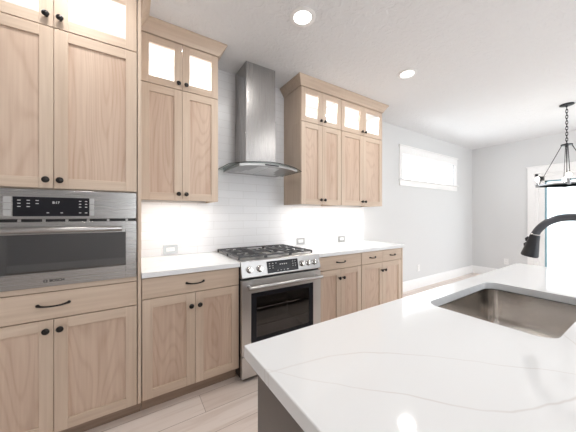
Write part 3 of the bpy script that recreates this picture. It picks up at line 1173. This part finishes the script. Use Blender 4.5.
# floor towards the drain
cxs, cys = (SX0 + SX1) / 2, (SY0 + SY1) / 2
last = rings[-1]
rings.append([(cxs + (x - cxs) * .5, cys + (y - cys) * .5, .664) for x, y, z in last])
n = len(last)
rings.append([(cxs + .045 * math.cos(2 * math.pi * (k + .5) / n + math.atan2(last[0][1] - cys, last[0][0] - cxs)), cys + .045 * math.sin(2 * math.pi * (k + .5) / n + math.atan2(last[0][1] - cys, last[0][0] - cxs)), .661) for k in range(n)])
bw = obj('bowl', MB().loft(rings, caps=False), 'sink', sk)
sm = bw.modifiers.new('thick', 'SOLIDIFY')
sm.thickness = .0012
sm.offset = -1
obj('drain', MB().lathe((cxs, cys, .6555), [(.046, .006), (.044, .008), (.036, .006), (.034, .002), (0, .001)], 'z', 28), 'knobsteel', sk)

# faucet
FX, FY = 1.335, .107
fc = empty('kitchen_faucet', (FX, FY, .9145), 'dark gunmetal gooseneck faucet with pull-down spray head beside the sink', 'faucet')
obj('base', MB().lathe((FX, FY, .9145), [(.030, 0), (.030, .006), (.024, .012), (.021, .05), (.019, .10), (.015, .11), (0, .11)], 'z', 24), 'faucet', fc)
path = [(FX, FY, 1.02), (FX, FY, 1.08)]
RA, ZA = .100, 1.167
for k in range(0, 25):
    a = R(180 - k * 160 / 24)
    path.append((FX, FY + RA + RA * math.cos(a), ZA + RA * math.sin(a)))
obj('spout', MB().tube(path, .0128, 16), 'faucet', fc)
p0 = Vector(path[-1])
dv = Vector((0, .20, -1)).normalized()
def along(s):
    return tuple(p0 + dv * s)
obj('collar', MB().tube([along(0), along(.004)], .0140, 18), 'faucetband', fc)
sh = obj('spray_head', MB().tube([along(.0042), along(.028), along(.056), along(.086), along(.090)], .02, 20, radii=[.0150, .0178, .0222, .0268, .0245]), 'spray', fc)
side = Vector((0, 1, .30)).normalized()
mb = MB()
for s0, s1 in ((.018, .036), (.040, .058)):
    pts = [Vector(along(s0)) + side * (.016), Vector(along((s0 + s1) / 2)) + side * .0205, Vector(along(s1)) + side * .0195]
    mb.tube([tuple(p) for p in pts], .006, 8, radii=[.004, .0065, .004])
obj('spray_button', mb, 'blackbody', sh)
obj('lever', MB().tube([(FX + .018, FY, .985), (FX + .045, FY, 1.0), (FX + .075, FY - .01, 1.045)], .006, 10, radii=[.010, .006, .005]), 'faucet', fc)

# ------------------------------------------------------------------ wall outlets
def outlet(x, z, label, w=.119, h=.076, mat='plate', gang=True):
    y = YB - .0095
    root = empty('outlet', (x, y, z), label, 'outlet', 'outlets on the tile above the counters')
    obj('cover_plate', MB().box(x - w / 2, x + w / 2, y - .005, y, z - h / 2, z + h / 2), mat, root, .0015)
    ins = obj('socket', MB().box(x - .034, x + .034, y - .0065, y - .0051, z - .017, z + .017), 'plastic', root, .001)
    mb = MB()
    for s in (-1, 1):
        mb.box(x + s * .018 - .004, x + s * .018 + .004, y - .0071, y - .0066, z - .007, z - .005).box(x + s * .018 - .004, x + s * .018 + .004, y - .0071, y - .0066, z + .005, z + .007)
        mb.lathe((x + s * .018 + .009, y - .0066, z), [(.0022, 0), (.0022, -.0005), (0, -.0005)], 'y', 10)
    obj('slots', mb, 'slot', ins)


outlet(.318, .967, 'metal-framed outlet on the white tile left of the range')
outlet(1.743, .960, 'outlet on the tile just right of the gas range')
outlet(2.418, .952, 'outlet on the tile near the far end of the counter')


def wall_outlet(loc, axis, label):
    root = empty('wall_outlet', loc, label, 'outlet', 'outlets low on the painted walls')
    x, y, z = loc
    def bx(u0, u1, d0, d1, z0, z1):
        m = MB()
        if axis == 'x':
            return m.box(x + u0, x + u1, y - d1, y - d0, z + z0, z + z1)
        return m.box(x - d1, x - d0, y + u0, y + u1, z + z0, z + z1)
    obj('cover_plate', bx(-.036, .036, .0005, .006, -.058, .058), 'plastic', root, .0015)
    for s in (-1, 1):
        k = obj('socket', bx(-.017, .017, .0061, .0075, s * .021 - .014, s * .021 + .014), 'plastic', root, .001)
        m = MB()
        for u in (-.006, .006):
            if axis == 'x':
                m.box(x + u - .001, x + u + .001, y - .0081, y - .0076, z + s * .021 - .004, z + s * .021 + .004)
            else:
                m.box(x - .0081, x - .0076, y + u - .001, y + u + .001, z + s * .021 - .004, z + s * .021 + .004)
        obj('slots', m, 'slot', k)


wall_outlet((4.28, YB, .345), 'x', 'white outlet low on the wall under the long high window')
wall_outlet((XR, 1.865, .335), 'y', 'white outlet low on the wall left of the patio door')

# ------------------------------------------------------------------ ceiling lights
def can(x, y, label):
    root = empty('recessed_light', (x, y, ZC), label, 'ceiling light', 'recessed ceiling lights')
    obj('trim_ring', MB().lathe((x, y, ZC - .0005), [(.062, -.001), (.064, -.007), (.078, -.010), (.094, -.004), (.094, 0), (.062, 0)], 'z', 40), 'trim', root)
    obj('lens', MB().lathe((x, y, ZC - .0006), [(.0615, 0), (.0615, -.003), (0, -.0035)], 'z', 36), 'lens', root)
    l = bpy.data.lights.new('can_light', 'AREA')
    l.shape = 'DISK'
    l.size = .11
    l.energy = CAN_POWER
    l.color = WARM
    lo = bpy.data.objects.new('can_light', l)
    COL.objects.link(lo)
    lo.parent = root
    lo.location = (0, 0, -.012)
    return root


c0 = can(1.066, 1.470, 'round recessed ceiling light in front of the hood, nearer one')
dup(c0, (2.390, 1.490, ZC), label='round recessed ceiling light farther away, past the right wall cabinets')
for (x, y), lab in zip(((-.26, 1.48), (-.26, -.1), (1.066, -.1), (2.39, -.1)),
                       ('added recessed light in front of the oven cabinet, out of view', 'added recessed light behind the camera, left, out of view',
                        'added recessed light over the near end of the island, out of view', 'added recessed light over the far end of the island, out of view')):
    dup(c0, (x, y, ZC), label=lab)  # four extra cans outside the frame, added to brighten the visible part

# ------------------------------------------------------------------ chandelier
PX, PY = 4.80, .785
pd = empty('chandelier', (PX, PY, ZC), 'black iron ring chandelier with candle bulbs hanging from a chain by the patio door', 'chandelier')
obj('ceiling_canopy', MB().lathe((PX, PY, ZC - .0005), [(.068, 0), (.068, -.012), (.055, -.018), (.012, -.022), (.010, -.035), (0, -.036)], 'z', 28), 'pendant', pd)
ZH, ZR = 2.185, 1.668
mb = MB()
nl = 13
z0, z1 = ZC - .034, ZH + .012
for k in range(nl):
    zc_ = z0 - (k + .5) * (z0 - z1) / nl
    mb.ring((PX, PY, zc_), .0105, .0032, 'x' if k % 2 else 'y', 16, 6, squash=2.3)
obj('chain', mb, 'pendant', pd)
obj('hub', MB().lathe((PX, PY, ZH), [(.012, .02), (.014, .008), (.055, .006), (.055, -.008), (.02, -.012), (.012, -.03), (0, -.031)], 'z', 24), 'pendant', pd)
RP = .270
rg_ = MB()
for zz in (ZR,):
    pr = [(RP - .004, zz - .009), (RP + .004, zz - .009), (RP + .004, zz + .009), (RP - .004, zz + .009), (RP - .004, zz - .009)]
    rg_.lathe((PX, PY, 0), pr, 'z', 56)
obj('ring', rg_, 'pendantsteel', pd)
for k in range(4):
    a = R(k * 90 + 103)
    x, y = PX + RP * math.cos(a), PY + RP * math.sin(a)
    tx, ty = -math.sin(a), math.cos(a)
    for sd in (-.013, .013):
        obj('rod', MB().tube([(PX + .045 * math.cos(a) + tx * sd * .6, PY + .045 * math.sin(a) + ty * sd * .6, ZH - .006),
                              (x - .012 * math.cos(a) + tx * sd, y - .012 * math.sin(a) + ty * sd, ZR + .008)], .0036, 8), 'pendant', pd)
    cd = obj('candle', MB().lathe((x, y, ZR - .020), [(0, 0), (.016, .001), (.019, .006), (.019, .034), (.024, .036), (.024, .040), (.011, .042), (.011, .080), (0, .081)], 'z', 20), 'pendantsteel', pd)
    obj('bulb', MB().lathe((x, y, ZR + .0625), [(.009, 0), (.013, .008), (.022, .024), (.0245, .036), (.021, .050), (.010, .062), (0, .066)], 'z', 20), 'bulb', cd)
l = bpy.data.lights.new('chandelier_light', 'POINT')
l.energy = 14
l.shadow_soft_size = .12
l.color = (1, .93, .84)
lo = bpy.data.objects.new('chandelier_light', l)
COL.objects.link(lo)
lo.parent = pd
lo.location = (0, 0, ZR - ZC + .10)

# ------------------------------------------------------------------ neighbouring house seen through the patio door
hs = empty('neighbour_house', (24, 4.6, -.12), 'pale distant house with gabled roof seen through the patio door glass', 'house')
obj('house_walls', MB().box(22, 28, 2.0, 7.5, -.12, 2.4), 'siding', hs)
obj('roof', MB().prism([(1.6, 2.35), (7.9, 2.35), (4.75, 3.9)], 21.6, 28.4, 'x'), 'shingle', hs)
for yy in (3.2, 5.6):
    obj('window', MB().box(21.97, 22.0, yy, yy + .9, .9, 2.0), 'darkpane', hs)
